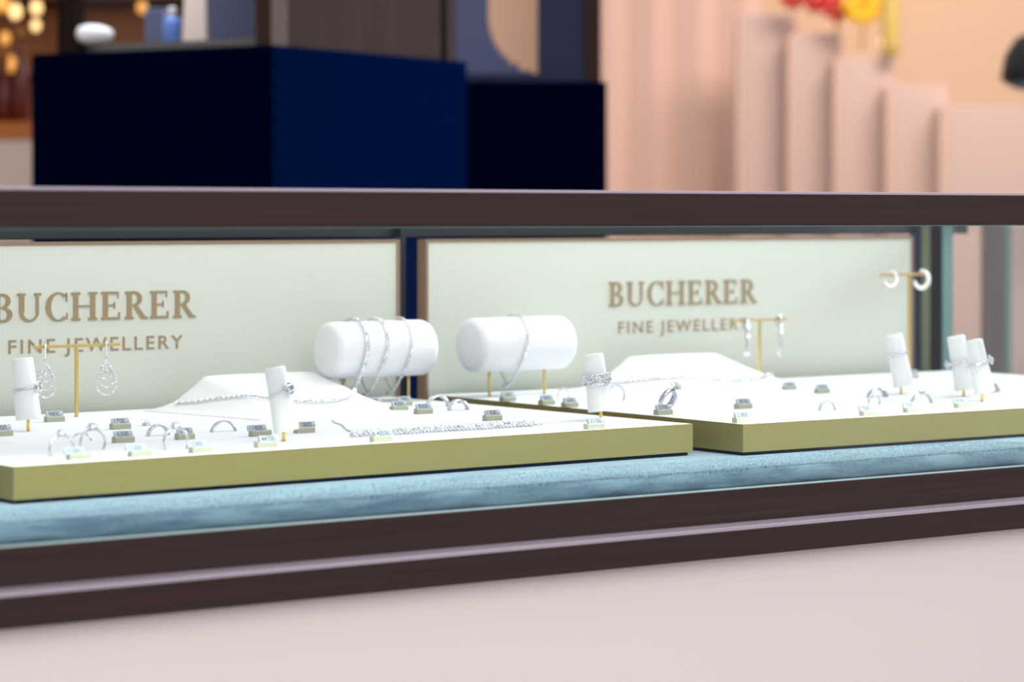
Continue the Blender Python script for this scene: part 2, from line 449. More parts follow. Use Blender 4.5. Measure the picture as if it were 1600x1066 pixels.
def lettering(x0, x1, z0, z1, Y, parent):
    mb = MB(); adv = []; word = 'BUCHERER'; gap = 0.055
    tot = sum(serif_letter(c)[1] + gap for c in word) - gap
    sx = (x1 - x0) / tot; sz = z1 - z0; cx = x0
    for c in word:
        Q, a = serif_letter(c)
        for i, q in enumerate(Q):
            dep = 0.0006 + 0.00001 * (i % 7)
            pts = [(cx + u * sx, z0 + v * sz) for u, v in q]
            vs = [(px_, Y - dep, pz) for px_, pz in pts] + [(px_, Y, pz) for px_, pz in pts]
            mb.add(vs, [(0, 1, 2, 3), (7, 6, 5, 4), (0, 4, 5, 1), (1, 5, 6, 2), (2, 6, 7, 3), (3, 7, 4, 0)])
        cx += (a + gap) * sx
    return mb.build('lettering', 'letter', parent)


def text_mesh(txt, name, m, parent, h, width=None, spacing=1.0, ext=0.0003, bold=0.0):
    """sans text lying in local XY, origin left-bottom; returns object"""
    c = bpy.data.curves.new(name, 'FONT'); c.body = txt; c.size = 1; c.extrude = 0; c.space_character = spacing
    c.offset = bold; c.resolution_u = 3
    t = bpy.data.objects.new(name + '_t', c); COL.objects.link(t)
    dg = bpy.context.evaluated_depsgraph_get(); me = bpy.data.meshes.new_from_object(t.evaluated_get(dg))
    bpy.data.objects.remove(t)
    xs = [v.co.x for v in me.vertices]; ys = [v.co.y for v in me.vertices]
    a, b_, c0, c1 = min(xs), max(xs), min(ys), max(ys)
    if txt.endswith('-') or 'J' in txt: c0, c1 = 0.0, 0.729   # keep cap height
    sy = h / (c1 - c0); sx = (width / (b_ - a)) if width else sy
    for v in me.vertices: v.co = ((v.co.x - a) * sx, (v.co.y - c0) * sy, 0)
    bm = bmesh.new(); bm.from_mesh(me)
    r = bmesh.ops.extrude_face_region(bm, geom=bm.faces[:])
    bmesh.ops.translate(bm, verts=[v for v in r['geom'] if isinstance(v, bmesh.types.BMVert)], vec=(0, 0, ext))
    bmesh.ops.recalc_face_normals(bm, faces=bm.faces); bm.to_mesh(me); bm.free()
    me.materials.clear(); me.materials.append(M[m]); me.name = name
    for pl in me.polygons: pl.use_smooth = False
    o = bpy.data.objects.new(name, me); COL.objects.link(o); o.parent = parent
    return o


def back_panel(label, xa, xb, wx0, wx1, wpx, wz0, wz1, sx0, sx1, sz0, sz1):
    t = thing('back_panel', label, 'sign panel', ((xa + xb) / 2, YP, ZV), 0)
    def L(x): return x - (xa + xb) / 2
    zt = PY(900, 377.5, YP).z - ZV
    MB().box((L(xa), 0, 0), (L(xb), 0.008, zt)).build('board', 'panel', t)
    fr = MB()
    fr.box((L(xa) - 0.003, -0.0006, 0), (L(xa) - .00005, 0.014, zt + 0.0032)); fr.box((L(xb) + .00005, -0.0006, 0), (L(xb) + 0.004, 0.014, zt + 0.0032))
    fr.box((L(xa), -0.0006, zt + .00005), (L(xb), 0.014, zt + 0.0032)); fr.box((L(xa), 0.0082, 0), (L(xb), 0.014, zt))
    fr.build('frame', 'panel_frame', t)
    lettering(L(wx0), L(wx1), wz0 - ZV, wz1 - ZV, -0.0001, t)
    o = text_mesh('FINE JEWELLERY', 'lettering', 'letter', t, sz1 - sz0, sx1 - sx0, 1.25, 0.0002, 0.012)
    o.rotation_euler = (R(90), 0, 0); o.location = (L(sx0), -0.0001, sz0 - ZV)
    return t


def PX(px): return PY(px, 400, YP).x


zw0, zw1 = PY(1066, 476.5, YP).z, PY(1066, 439, YP).z
zs0, zs1 = PY(1066, 518, YP).z, PY(1066, 499, YP).z
back_panel('pale green sign board behind the left tray, brown lettering cut by the picture edge', X0 + 0.1, PX(619), PX(-12), PX(306), 0, zw0, zw1, PX(13), PX(286), zs0, zs1)
back_panel('pale green sign board behind the right tray with complete brown lettering', PX(669), PX(1423), PX(951), PX(1183), 0, zw0, zw1, PX(966), PX(1169), zs0, zs1)


# ------------------------------------------------------------------ trays
def tray(label, fl, rz, w, d):
    t = thing('display_tray', label, 'tray', (fl.x, fl.y, ZV), R(rz), 'display trays side by side')
    h = ZT - ZV
    MB().box((0.003, 0.003, 0), (w - 0.003, d - 0.003, 0.0029)).build('base', 'base_dark', t)
    fr = MB(); e = 0.0012
    fr.box((0, 0, 0.0030), (w, e, h)); fr.box((0, d - e, 0.0030), (w, d, h)); fr.box((0, e, 0.0030), (e, d - e, h)); fr.box((w - e, e, 0.0030), (w, d - e, h))
    fr.build('rim', 'champagne', t)
    MB().box((e, e, 0.0030), (w - e, d - e, h)).build('pad', 'tray_white', t)
    return t


fl = P(21, 729.5, ZT); fr_ = P(1085, 662.6, ZT)
angL = 1.35
wL = (fr_ - fl).length
trL = tray('white-topped tray with gold rim at the left, nearest the glass', fl, angL, wL, 0.425)
fl2 = P(1161, 663.3, ZT)
trR = tray('white-topped tray with gold rim at the right, reaching past the picture edge', fl2, -1.0, 0.688, 0.452)

SLOTS = []


def slot(px, py, ln, par):
    p = P(px, py, ZT); inv = Matrix.Rotation(-par.rotation_euler.z, 4, 'Z')
    q = inv @ (Vector((p.x, p.y, 0)) - Vector((par.location.x, par.location.y, 0)))
    MB().box((q.x - ln / 2, q.y - 0.0008, ZT - ZV - 0.0005), (q.x + ln / 2, q.y + 0.0008, ZT - ZV + 0.00012)).build('slot', 'slot', par)


for px, py, ln in ((810, 652.5, .016), (850, 650.3, .018), (5, 693, .016), (320, 699, .016), (395, 668, .02)): slot(px, py, ln, trL)
for px, py, ln in ((1322, 608, .006), (1352, 606, .006)): slot(px, py, ln, trR)


# ------------------------------------------------------------------ price tags
def price_tag(px, py, txt, label, shift=0.0, L=0.0165, rz=0.0, s=1.0):
    """px,py = centre of the lower front edge"""
    p = P(px, py, ZT)
    t = thing('price_tag', label, 'price tag', p, R(rz), 'price tags on the trays')
    b = MB().extx([(0, 0), (0.0065 * s, 0), (0.0065 * s, 0.0046 * s), (0.0012 * s, 0.0046 * s), (0, 0.0040 * s)], -L / 2, L / 2)
    b.build('base', 'tag', t, bevel=0.0003)
    Ls = L - 0.0012
    st = MB(); n = max(5, len(txt) + 1); cw = Ls / n
    a = Vector((0.0010 * s, 0.0044 * s)); d = Vector((0.0026, 0.0044)).normalized(); q = Vector((-d.y, d.x))
    h = 0.0052 * s; th = 0.0016 * s
    for i in range(n):
        x0 = -Ls / 2 + shift + i * cw
        c0 = a; c1 = a + d * h; c2 = c1 + Vector((0.0012, -0.0008)) ; c3 = Vector((0.0046 * s, 0.0046 * s))
        pr = [tuple(c0), tuple(c3), tuple(c2), tuple(c1)]
        st.extx(pr, x0 + 0.00006, x0 + cw - 0.00006)
    so = st.build('digit_blocks', 'tag_grey', t)
    wd = Ls * (len(txt) / n) * 0.97
    o = text_mesh(txt, 'digits', 'ink', so, h * 0.80, wd, 1.0, 0.00005, 0.004)
    ang = math.atan2(d.y, d.x)
    o.rotation_euler = (ang, 0, 0)
    off = a + d * h * 0.10 + q * 0.00004
    o.location = (-Ls / 2 + shift + cw * (n - len(txt)) * 0.75, off.x, off.y)
    return t


T = price_tag
T(4, 682, '2100,-', 'price tag cut by the left picture edge, its last digits 00 showing', L=.0185)
T(88, 659.5, '9800,-', 'beige price tag reading 9800 at the foot of the earring stand')
T(191, 671, '1700,-', 'beige price tag reading 1700 on the left tray')
T(196, 692, '6300,-', 'beige price tag reading 6300, in front of the 1700 tag')
T(126, 719, '15300,-', 'green-tinted price tag, leftmost of three along the front edge of left tray', shift=-.0035)
T(222, 714, '15200,-', 'green-tinted price tag, middle of three along the front edge of left tray', shift=-.0035)
T(317, 708, '15300,-', 'green-tinted price tag, rightmost of three along the front edge of left tray', shift=-.0035)
T(292, 687, '5000,-', 'price tag half hidden behind a crowned solitaire ring', L=.0145)
T(410, 682, '11800,-', 'price tag reading 11800 left of the gold peg', shift=-.003, L=.0175)
T(419, 700, '44700,-', 'price tag reading 44700 in front of the ring cone with round diamond', shift=.0022, L=.0175)
T(479, 677, '10800,-', 'price tag reading 10800 right of the gold peg', shift=.002, L=.0165)
T(599, 691, '40500,-', 'price tag reading 40500 in front of the diamond bracelet', shift=.002, L=.0175)
T(588, 637, '33400,-', 'price tag under the bracelet cylinder, left of two beside it', L=.0165, shift=-.001)
T(635, 635, '7900,-', 'price tag at the back of left tray hidden behind another tag', L=.014)
T(627, 643, '4300,-', 'price tag reading 4300 beneath the right end of left cylinder', L=.0165, rz=4)
T(665, 647, '8300,-', 'price tag reading 8300 in front of a half-sunk diamond ring', L=.0165)
T(773, 657.5, '1300,-', 'price tag reading 1300 alone behind the diamond bracelet', L=.0165)
T(932, 671, '31100,-', 'price tag reading 31100 in front of the wide pave ring', shift=.0018, L=.0170)
T(797, 628, '5400,-', 'price tag on right tray under the right bracelet cylinder', L=.0155, rz=3)
T(858, 633, '5800,-', 'price tag on right tray left of the small pale pink ring', L=.0155, rz=5)
T(894, 637, '5600,-', 'price tag on right tray just left of the wide pave ring', L=.0155, rz=3)
T(1040, 648.5, '35900,-', 'price tag under the big tilted solitaire ring', L=.0165)
T(1165, 639, '38700,-', 'price tag behind the 21800 tag', L=.0165)
T(1164, 661.0, '21800,-', 'price tag reading 21800 at the corner of right tray', L=.0175)
T(1237, 611, '4600,-', 'blurred price tag under the bar earring stand, right of its post', L=.0155)
T(1288, 615, '4200,-', 'blurred price tag alone at the back of right tray', L=.0155)
T(1360, 650, '7500,-', 'green-tinted price tag, leftmost of three along front edge of right tray', shift=-.0030, L=.0150)
T(1428, 645, '7200,-', 'green-tinted price tag, middle of three along front edge of right tray', shift=-.0030, L=.0150)
T(1508, 638, '9100,-', 'green-tinted price tag, rightmost of three along front edge of right tray', shift=-.0030, L=.0165)
T(1188, 605, '3900,-', 'blurred price tag at the foot of the bar earring stand', L=.0135)
T(1431, 592, '2900,-', 'blurred price tag behind the ring cone with thin band', L=.012)
T(1556, 613, '8400,-', 'blurred price tag behind the rightmost ring cone', L=.012)


# ------------------------------------------------------------------ ring cones (finger stands)
def ring_cone(peg, top, bot, wt, wb, label):
    """peg: foot pixel; top/bot pixel centres of the cone's ends; widths in pixels"""
    p = P(peg[0], peg[1], ZT); k = depth(p); s = k / FPX
    t = thing('ring_cone', label, 'ring stand', p, -TH, 'white ring cones on gold pegs')
    zb = (peg[1] - bot[1]) * s
    H = (bot[1] - top[1]) * s; dx = (top[0] - bot[0]) * s; ox = (bot[0] - peg[0]) * s
    up = Vector((dx, 0.05 * H, H)); uz = up.normalized(); ux = (Vector((1, 0, 0)) - uz * uz.x).normalized(); uy = uz.cross(ux)
    q = Matrix((ux, uy, uz)).transposed().to_4x4()
    mx = Matrix.Translation((ox, 0, zb)) @ q; Ln = up.length
    r0, r1 = wb * s / 2, wt * s / 2; e = 0.0012
    pr = [(r0 - e, 0), (r0 - e * .3, e * .3), (r0, e)] + [(r0 + (r1 - r0) * u, Ln * u) for u in (0.25, 0.5, 0.75)] + [(r1, Ln - e * 1.3), (r1 - e * .35, Ln - e * .4), (r1 - e * 1.3, Ln)]
    MB().lathe(pr, 40, mx).build('cone', 'cone_white', t)
    MB().lathe([(0.0013, 0), (0.0013, zb + 0.004)], 16, Matrix.Translation((0, 0, 0))).build('peg', 'gold_bright', t)
    return t, mx, Ln, r0, r1


def cone_world(t, mx): return Matrix.Translation(t.location) @ Matrix.Rotation(t.rotation_euler.z, 4, 'Z') @ mx


def ring_on(cone, u, kind, label, ang=0.0, tilt=0.0):
    t0, mx, Ln, r0, r1 = cone; r = r0 + (r1 - r0) * u + 0.0004
    wm_ = cone_world(t0, mx) @ Matrix.Translation((0, 0, Ln * u)) @ Matrix.Rotation(R(tilt), 4, 'Y')
    t = thing('diamond_ring', label, 'ring', wm_.translation, 0, 'rings worn on the ring cones')
    rot = wm_.to_3x3().to_4x4(); t.rotation_euler = rot.to_euler()
    N = 48
    if kind == 'wide':
        MB().lathe([(r + .0012, -.0042), (r + .0018, -.0042), (r + .0018, .0042), (r + .0012, .0042), (r + .0012, -.0042)], 56, None, False).build('band', 'silver', t)
        g = MB()
        for row in range(5):
            for i in range(30):
                a = 2 * math.pi * (i + .5 * (row % 2)) / 30; z = (-.0037 + .00185 * row)
                rad = Vector((math.cos(a), math.sin(a), random.uniform(-.9, .9)))
                g.gem((math.cos(a) * (r + .0024), math.sin(a) * (r + .0024), z), 0.0013, rad)
        g.build('diamonds', 'diamond', t)
        return t
    zt_ = 0.0007 if kind != 'thick' else 0.0014
    pts = [((r + zt_) * math.cos(2 * math.pi * i / N), (r + zt_) * math.sin(2 * math.pi * i / N), 0) for i in range(N)]
    MB().tube(pts, zt_, 8, True).build('band', 'silver', t)
    if kind in ('halo', 'thick', 'band'):
        g = MB(); nn = 44
        for i in range(nn):
            a = 2 * math.pi * i / nn
            g.gem(((r + 2 * zt_) * math.cos(a), (r + 2 * zt_) * math.sin(a), 0), 0.0008 if kind != 'thick' else .0014, (math.cos(a), math.sin(a), random.uniform(-.4, .4)))
        g.build('pave_stones', 'diamond', t)
    if kind in ('halo', 'cluster', 'thick'):
        a = R(ang); d = Vector((math.cos(a), math.sin(a), 0)); c = d * (r + 0.0030)
        e1 = Vector((-d.y, d.x, 0)); e2 = Vector((0, 0, 1))
        big = {'halo': 0.0034, 'cluster': 0.0020, 'thick': 0.0026}[kind]
        hd = MB(); hd.gem(c + d * 0.0012, big, d, 12); hd.build('centre_stone', 'diamond', t)
        h2 = MB(); nn = {'halo': 18, 'cluster': 7, 'thick': 9}[kind]; hr = {'halo': 0.0047, 'cluster': 0.0036, 'thick': .0036}[kind]; gr = {'halo': 0.0008, 'cluster': 0.0017, 'thick': .0014}[kind]
        for i in range(nn):
            b_ = 2 * math.pi * i / nn
            h2.gem(c + (e1 * math.cos(b_) + e2 * math.sin(b_)) * hr, gr, d + (e1 * math.cos(b_) + e2 * math.sin(b_)) * .5)
        h2.build('halo_stones', 'diamond', t)
        s2 = MB(); s2.lathe([(0.0012, -0.0028), (hr * .95, -0.0004), (hr * .95, 0.0)], 18, Matrix.Translation(c) @ d.to_track_quat('Z', 'Y').to_matrix().to_4x4()); s2.build('setting', 'silver', t)
    return t


c1 = ring_cone((44, 674), (34, 560), (45, 656), 33, 40, 'white ring cone on a gold peg, at the left picture edge')
c2 = ring_cone((443.5, 690), (429, 574), (448, 674), 33, 40, 'white ring cone on a gold peg, in front of the left necklace bust')
c3 = ring_cone((939, 657), (927, 553), (938, 643), 31, 39, 'white ring cone on a gold peg, at the right end of the left tray')
c4 = ring_cone((1408, 616), (1396.5, 523), (1412, 604), 27, 33, 'white ring cone on right tray, beside the hoop earring stand')
c5 = ring_cone((1506, 620), (1494, 525), (1508, 609), 28, 33, 'white ring cone on right tray, left of the two standing together')
c6 = ring_cone((1534.5, 628), (1522, 531), (1539, 614), 27, 33, 'white ring cone on right tray, rightmost of the two standing together')
ring_on(c1, .50, 'cluster', 'thin ring with a flower-shaped diamond cluster on the leftmost cone', -15, -4)
ring_on(c2, .60, 'halo', 'halo ring with a large round diamond on the cone before the bust', -42, -12)
ring_on(c3, .55, 'wide', 'wide pave diamond band on the cone at the tray corner', 0)
ring_on(c4, .64, 'band', 'thin pave band on the cone beside the hoop earring stand', 0, -3)
ring_on(c5, .52, 'thick', 'pave ring with side stone on the left cone of the close pair', 178, -4)
ring_on(c6, .55, 'thick', 'chunky pave ring with stone cluster on the rightmost cone', -25, -8)


# ------------------------------------------------------------------ rings standing in the trays
def tray_ring(px, py, wpx, hpx, label, band=0.0012, stones='full', top=None, m='silver', rz=0.0, bw=1.0, bold=0.0008):
    """arc standing in a slot: px,py middle of its foot; width and height in pixels"""
    p = P(px, py, ZT); s = depth(p) / FPX
    t = thing('ring', label, 'ring', p, R(rz), 'rings standing in the tray slots')
    a_, h_ = wpx * s / 2 / (math.cos(TH + R(rz)) if abs(rz) < 60 else 1), hpx * s
    rr_ = (a_ * a_ + h_ * h_) / (2 * h_) if h_ < a_ else h_ / 1.55
    cz = h_ - rr_; am = math.acos(max(-1, min(1, -cz / rr_)))
    N = 28; pts = []
    for i in range(N + 1):
        a = -am + 2 * am * i / N
        pts.append((rr_ * math.sin(a), 0, cz + rr_ * math.cos(a)))
    bmx = MB()
    if bw > 1:
        half = band * bw
        vs = []; fs = []
        for i, (x_, _, z_) in enumerate(pts):
            nrm = Vector((x_, 0, z_ - cz)).normalized()
            for yy, dd in ((-half, 0), (half, 0), (half, .0009), (0, .0013), (-half, .0009)):
                vs.append((x_ + nrm.x * dd, yy, max(0.0, z_ + nrm.z * dd)))
        for i in range(N):
            for k in range(5): fs.append((i * 5 + k, i * 5 + (k + 1) % 5, (i + 1) * 5 + (k + 1) % 5, (i + 1) * 5 + k))
        fs += [(0, 1, 2, 3, 4), tuple(N * 5 + k for k in range(5))]
        bmx.add(vs, fs, True)
    else:
        bmx.tube([(x_, y_, max(z_, 0.0001)) for x_, y_, z_ in pts], band, 8)
    bmx.build('band', m, t)
    g = MB(); k = 0
    if stones:
        lim = am * (0.92 if stones == 'full' else 0.55)
        n_ = max(5, int(2 * lim * rr_ / 0.0017))
        for row in ((-1, 0, 1) if bw > 1.5 else (0,)):
            for i in range(n_ + 1):
                a = -lim + 2 * lim * i / n_; nr = Vector((math.sin(a), 0, math.cos(a)))
                c = Vector((rr_ * nr.x, row * 0.0016, cz + rr_ * nr.z)) + nr * (band if bw <= 1 else 0.0012)
                if c.z < 0.001: continue
                g.gem(c, bold, nr + Vector((0, random.uniform(-.6, .2), random.uniform(-.3, .3)))); k += 1
        if k: g.build('pave_stones', 'diamond', t)
    if top:
        st = MB(); st.lathe([(0.0008, -0.003), (top * .8, 0.0)], 10, Matrix.Translation((0, 0, h_ + .002)), True); st.build('setting', 'silver', t)
        st = MB(); st.gem((0, 0, h_ + .0025), top, (0.1, -.35, 1), 12)
        for i in range(4):
            a = math.pi / 4 + i * math.pi / 2; st.gem((math.cos(a) * top, math.sin(a) * top, h_ + 0.0015), top * .35)
        st.build('centre_stone', 'diamond', t)
    return t


tray_ring(349, 674.5, 34, 15, 'pave half-hoop ring alone in its slot, left of the 11800 tag', band=.0008, bw=2.2, bold=.0007, stones='half')
tray_ring(247, 681, 26, 15, 'diamond band sunk in the tray behind the crowned solitaire', band=.0012, bw=1.6, bold=.0011)
tray_ring(275, 703, 34, 34, 'crowned solitaire ring standing behind the row of green tags', top=.0036, band=.0010)
tray_ring(96, 713, 36, 32, 'solitaire ring with warm-tinted stone, leftmost in the left tray', top=.0032, band=.0009)
tray_ring(145, 704, 36, 33, 'solitaire ring with a large stone next to the warm-tinted one', top=.0040, band=.0009)
tray_ring(127, 690, 28, 13, 'narrow hoop ring sunk behind the two left solitaires', band=.0007, stones='half', bold=.0006)
tray_ring(684, 636, 31, 16, 'broad pave half-hoop ring behind the 8300 tag', band=.0016, bw=1.8, bold=.0011)
tray_ring(716, 641, 27, 14, 'domed pave ring right of the 8300 tag', band=.0016, bw=1.8, bold=.0012)
tray_ring(880, 625, 24, 17, 'small pale pink ring at the front of right tray', band=.0008, m='silver', stones='half', bold=.0010)
tray_ring(963, 627, 32, 24, 'open ring with two bright round stones beside the wide pave ring', band=.0008, bold=.0017)
tray_ring(1293, 642, 25, 14, 'thin half-hoop ring below the lone blurred tag', band=.0008, bw=1.6, bold=.0008)
tray_ring(1371, 621, 28, 13, 'dark grey banded ring behind the front row of tags', band=.0018, bw=1.9, bold=.0007, m='silver_dark')
tray_ring(1366, 634, 26, 18, 'pale half-hoop ring in front of the dark grey ring', band=.0008, bold=.0008)
tray_ring(1440, 631, 34, 16, 'stone-set ring between two cones on right tray', top=.003, band=.0013, bw=1.4, m='silver_dark')

# flower-shaped ring head lying near the 1700 tag
p = P(229, 665, ZT); t = thing('flower_stud', 'tiny flower-shaped diamond stud lying right of the 1700 tag', 'earring', p, 0)
g = MB()
for i in range(6): g.gem((0.0028 * math.cos(i * math.pi / 3), 0.0028 * math.sin(i * math.pi / 3), 0.0028), 0.0014, (0.2, -.5, 1))
g.build('petal_stones', 'diamond', t)
g = MB(); g.gem((0, 0, 0.0036), 0.0015, (0, -.4, 1)); g.build('centre_stone', 'diamond', t)
MB().lathe([(0.0036, 0), (0.0036, 0.0016)], 20).build('setting', 'silver', t)

# the big tilted solitaire ring
p = P(1031, 643, ZT); t = thing('solitaire_ring', 'large tilted ring with one round diamond, standing behind its tag', 'ring', p, -TH)
mx = Matrix.Rotation(R(33), 4, 'Y') @ Matrix.Translation((0, 0, 0.0125)) @ Matrix.Rotation(R(54), 4, 'Z') @ Matrix.Rotation(R(90), 4, 'X')
mb = MB(); N = 56; vs = []; fs = []
for i in range(N):
    a = 2 * math.pi * i / N; hw = 0.0026 + 0.0004 * math.cos(a)
    for rr_, zz in ((0.0085, -hw), (0.0085, hw), (0.0098, hw * .9), (0.0102, 0), (0.0098, -hw * .9)):
        vs.append((rr_ * math.cos(a), rr_ * math.sin(a), zz))
fs = [(i * 5 + k, i * 5 + (k + 1) % 5, ((i + 1) % N) * 5 + (k + 1) % 5, ((i + 1) % N) * 5 + k) for i in range(N) for k in range(5)]
mb.add(vs, fs, True, mx); rb = mb.build('band', 'silver_dark', t)
tp = mx @ Vector((0, 0.0135, 0)); ax = mx.to_3x3() @ Vector((0, 1, 0))
mb = MB(); mb.gem(tp, 0.0054, ax + Vector((0, -.6, 0)), 14); mb.build('centre_stone', 'diamond', t)
mb = MB(); mb.lathe([(0.0014, -0.0035), (0.0036, 0.0002)], 14, Matrix.Translation(tp) @ ax.to_track_quat('Z', 'Y').to_matrix().to_4x4()); mb.build('setting', 'silver', t)

# the flat diamond bracelet on the left tray
A = P(546, 684, ZT); B = P(846, 665.5, ZT)
t = thing('diamond_bracelet', 'straight two-row diamond bracelet lying flat along the left tray', 'bracelet', A, math.atan2(B.y - A.y, B.x - A.x))
Lb = (B - A).length; g = MB(); g2 = MB(); n_ = int(Lb / 0.0040)
for i in range(n_):
    x_ = 0.004 + i * (Lb - 0.012) / n_; wv = 0.0012 * math.sin(i * .35)
    g.gem((x_, wv - .0022, 0.0036), 0.0019, (random.uniform(-.5, .5), -1.0, .5 + random.uniform(-.3, .3)), 8)
    g.gem((x_ + .002, wv - .0018, 0.0018), 0.0014, (random.uniform(-.5, .5), -1.0, random.uniform(-.2, .6)), 8)
    g.gem((x_, wv + .0022, 0.0042), 0.0017, (random.uniform(-.5, .5), -.3, 1), 8)
    g2.box((x_ - 0.0013, wv - 0.0016, 0.0), (x_ + 0.0013, wv + 0.0034, 0.0030))
g.build('diamonds', 'diamond', t); g2.build('links', 'silver_dark', t)
pts = [(Lb - 0.0035 + 0.0035 * math.cos(a), 0.0030 * math.sin(a), 0.0012) for a in [2 * math.pi * i / 20 for i in range(20)]]
MB().tube(pts, 0.0006, 6, True).build('clasp', 'silver', t)

# fine pendant chain lying by the left bust
A = P(519, 655, ZT); pts = [P(519 + 3.1 * i, 656 + 1.9 * i + 1.5 * math.sin(i), ZT + .0006) for i in range(12)]
t = thing('fine_chain', 'thin silver chain trailing on the tray right of the left bust', 'chain', A)
MB().tube([Vector(q) - A for q in pts], 0.0005, 6).build('chain', 'silver', t)


# ------------------------------------------------------------------ necklace busts
def bust(pxl, pxr, pytop, ptl, ptr, label, Yb, nlabel, nl, nr, vneck, dip):
    """pxl..pxr: foot of the shoulders at the rear, ptl..ptr: ends of the flat neck edge"""
    a, c = PY(pxl, 600, Yb), PY(pxr, 600, Yb); tl, tr_ = PY(ptl, pytop, Yb), PY(ptr, pytop, Yb)
    H = tl.z * .5 + tr_.z * .5 - ZT; cx = (tl.x + tr_.x) / 2
    t = thing('necklace_bust', label, 'necklace stand', (cx, Yb, ZT), 0, 'white necklace busts')
    xl, xr, nlx, nrx = a.x - cx, c.x - cx, tl.x - cx, tr_.x - cx
    D = 0.150; NV, NU = 26, 56

    def surf(u, v):               # u -1..1 across, v 0 front .. 1 rear
        hv = (1 - (1 - v) ** 1.6) if v < .9 else 1 - (1 - .9) ** 1.6
        hv = v ** 1.25
        side = xl if u < 0 else xr; nk = nlx if u < 0 else nrx
        x_ = abs(u) * abs(side) * (0.80 + 0.20 * v)
        k0 = abs(nk) * (0.86 + 0.14 * v); k1 = abs(side) * (0.80 + 0.20 * v)
        if x_ <= k0: q = 1.0
        else:
            e = (x_ - k0) / (k1 - k0); q = 1 - 1.5 * e if e < .5 else .25 * (1 - (e - .5) * 2) ** 1.5
            if e < .12: q = 1 - 1.5 * e * e / .12
        sft = 1.0 - 0.03 * (min(1, x_ / max(k0, 1e-6)) ** 4)
        return Vector((x_ * (-1 if u < 0 else 1), -D * (1 - v), max(0.0003, H * hv * q * sft)))
    vs = []; fs = []
    for j in range(NV + 1):
        for i in range(NU + 1): vs.append(surf(-1 + 2 * i / NU, j / NV))
    for i in range(NU + 1):
        q = surf(-1 + 2 * i / NU, 1.0); vs.append((q.x, 0.004, q.z * .93))
    for i in range(NU + 1): vs.append((vs[NV * (NU + 1) + i][0], 0.0065, 0.0))
    for i in range(NU + 1): vs.append((vs[i][0], vs[i][1], 0.0))
    w = NU + 1
    for j in range(NV + 2):
        for i in range(NU): fs.append((j * w + i, j * w + i + 1, (j + 1) * w + i + 1, (j + 1) * w + i))
    lb = (NV + 3) * w
    for i in range(NU): fs.append((i, lb + i, lb + i + 1, i + 1))
    MB().add(vs, fs, True).build('bust', 'white', t)
    # necklace lying over it
    nk_ = thing('diamond_necklace', nlabel, 'necklace', (cx, Yb, ZT), 0, 'necklaces draped over the busts')
    g = MB(); ch = MB(); path = []
    n2 = 74
    for i in range(n2 + 1):
        s_ = -1 + 2 * i / n2
        u = s_ * (abs(nl) if s_ < 0 else nr)
        v = vneck + (1.0 - vneck) * abs(s_) ** 2.4 * 0.92 - dip * (1 - s_ * s_)
        q = surf(u, min(0.98, v)); path.append(q + Vector((0, -0.0009, 0.0016)))
    ch.tube(path, 0.0008, 6); ch.build('chain', 'silver', nk_)
    for i, q in enumerate(path):
        g.gem(q + Vector((0, -.0006, 0.0006)), 0.0016, (random.uniform(-.5, .5), -.9, .9))
    g.build('diamonds', 'diamond', nk_)
    return t, surf, cx


bust(228, 576, 583, 322, 494, 'white low necklace bust at the left, behind the ring cone', 0.535, 'diamond necklace around the left bust', .80, .80, .34, .0)
bust(893, 1222, 554, 985, 1118, 'white low necklace bust at the right, below the second sign', 0.540, 'thin pendant necklace around the right bust', .80, .82, .34, .0)
# pendant at the end of the right necklace
p = PY(1152, 604, 0.46)
t = thing('pendant', 'pale round pendant resting at the side of the right bust', 'pendant', (p.x, p.y, ZT + .012), 0)
g = MB(); g.gem((0, 0, .003), 0.0042, (0, -1, .3), 12); g.build('centre_stone', 'pearl', t)


# ------------------------------------------------------------------ bracelet cylinders
def bracelet_roll(pxl, pxr, pyc, dpx, peg1, peg2, label):
    q1, q2 = P(peg1[0], peg1[1], ZT), P(peg2[0], peg2[1], ZT)
    Y = (q1.y + q2.y) / 2; a, c = PY(pxl, pyc[0], Y), PY(pxr, pyc[1], Y)
    zc_ = (a.z + c.z) / 2; r = dpx / 2 * depth(((a.x + c.x) / 2, Y, 0)) / FPX
    cx = (a.x + c.x) / 2; L = c.x - a.x
    t = thing('bracelet_roll', label, 'bracelet stand', (cx, Y, ZT), 0, 'white bracelet cylinders')
    e = 0.007; pr = []
    for i in range(7):
        th = math.pi / 2 * i / 6; pr.append((r - e + e * math.sin(th), -L / 2 + e - e * math.cos(th)))
    pr += [(rr_, -z) for rr_, z in reversed(pr)]
    MB().lathe(pr, 56, Matrix.Translation((0, 0, zc_ - ZT)) @ Matrix.Rotation(R(90), 4, 'Y')).build('cylinder', 'white', t)
    for q in (q1, q2):
        MB().lathe([(0.0014, 0), (0.0014, zc_ - ZT - r + 0.002)], 14, Matrix.Translation((q.x - cx, 0, 0))).build('peg', 'gold', t)
    return t, cx, Y, zc_, r


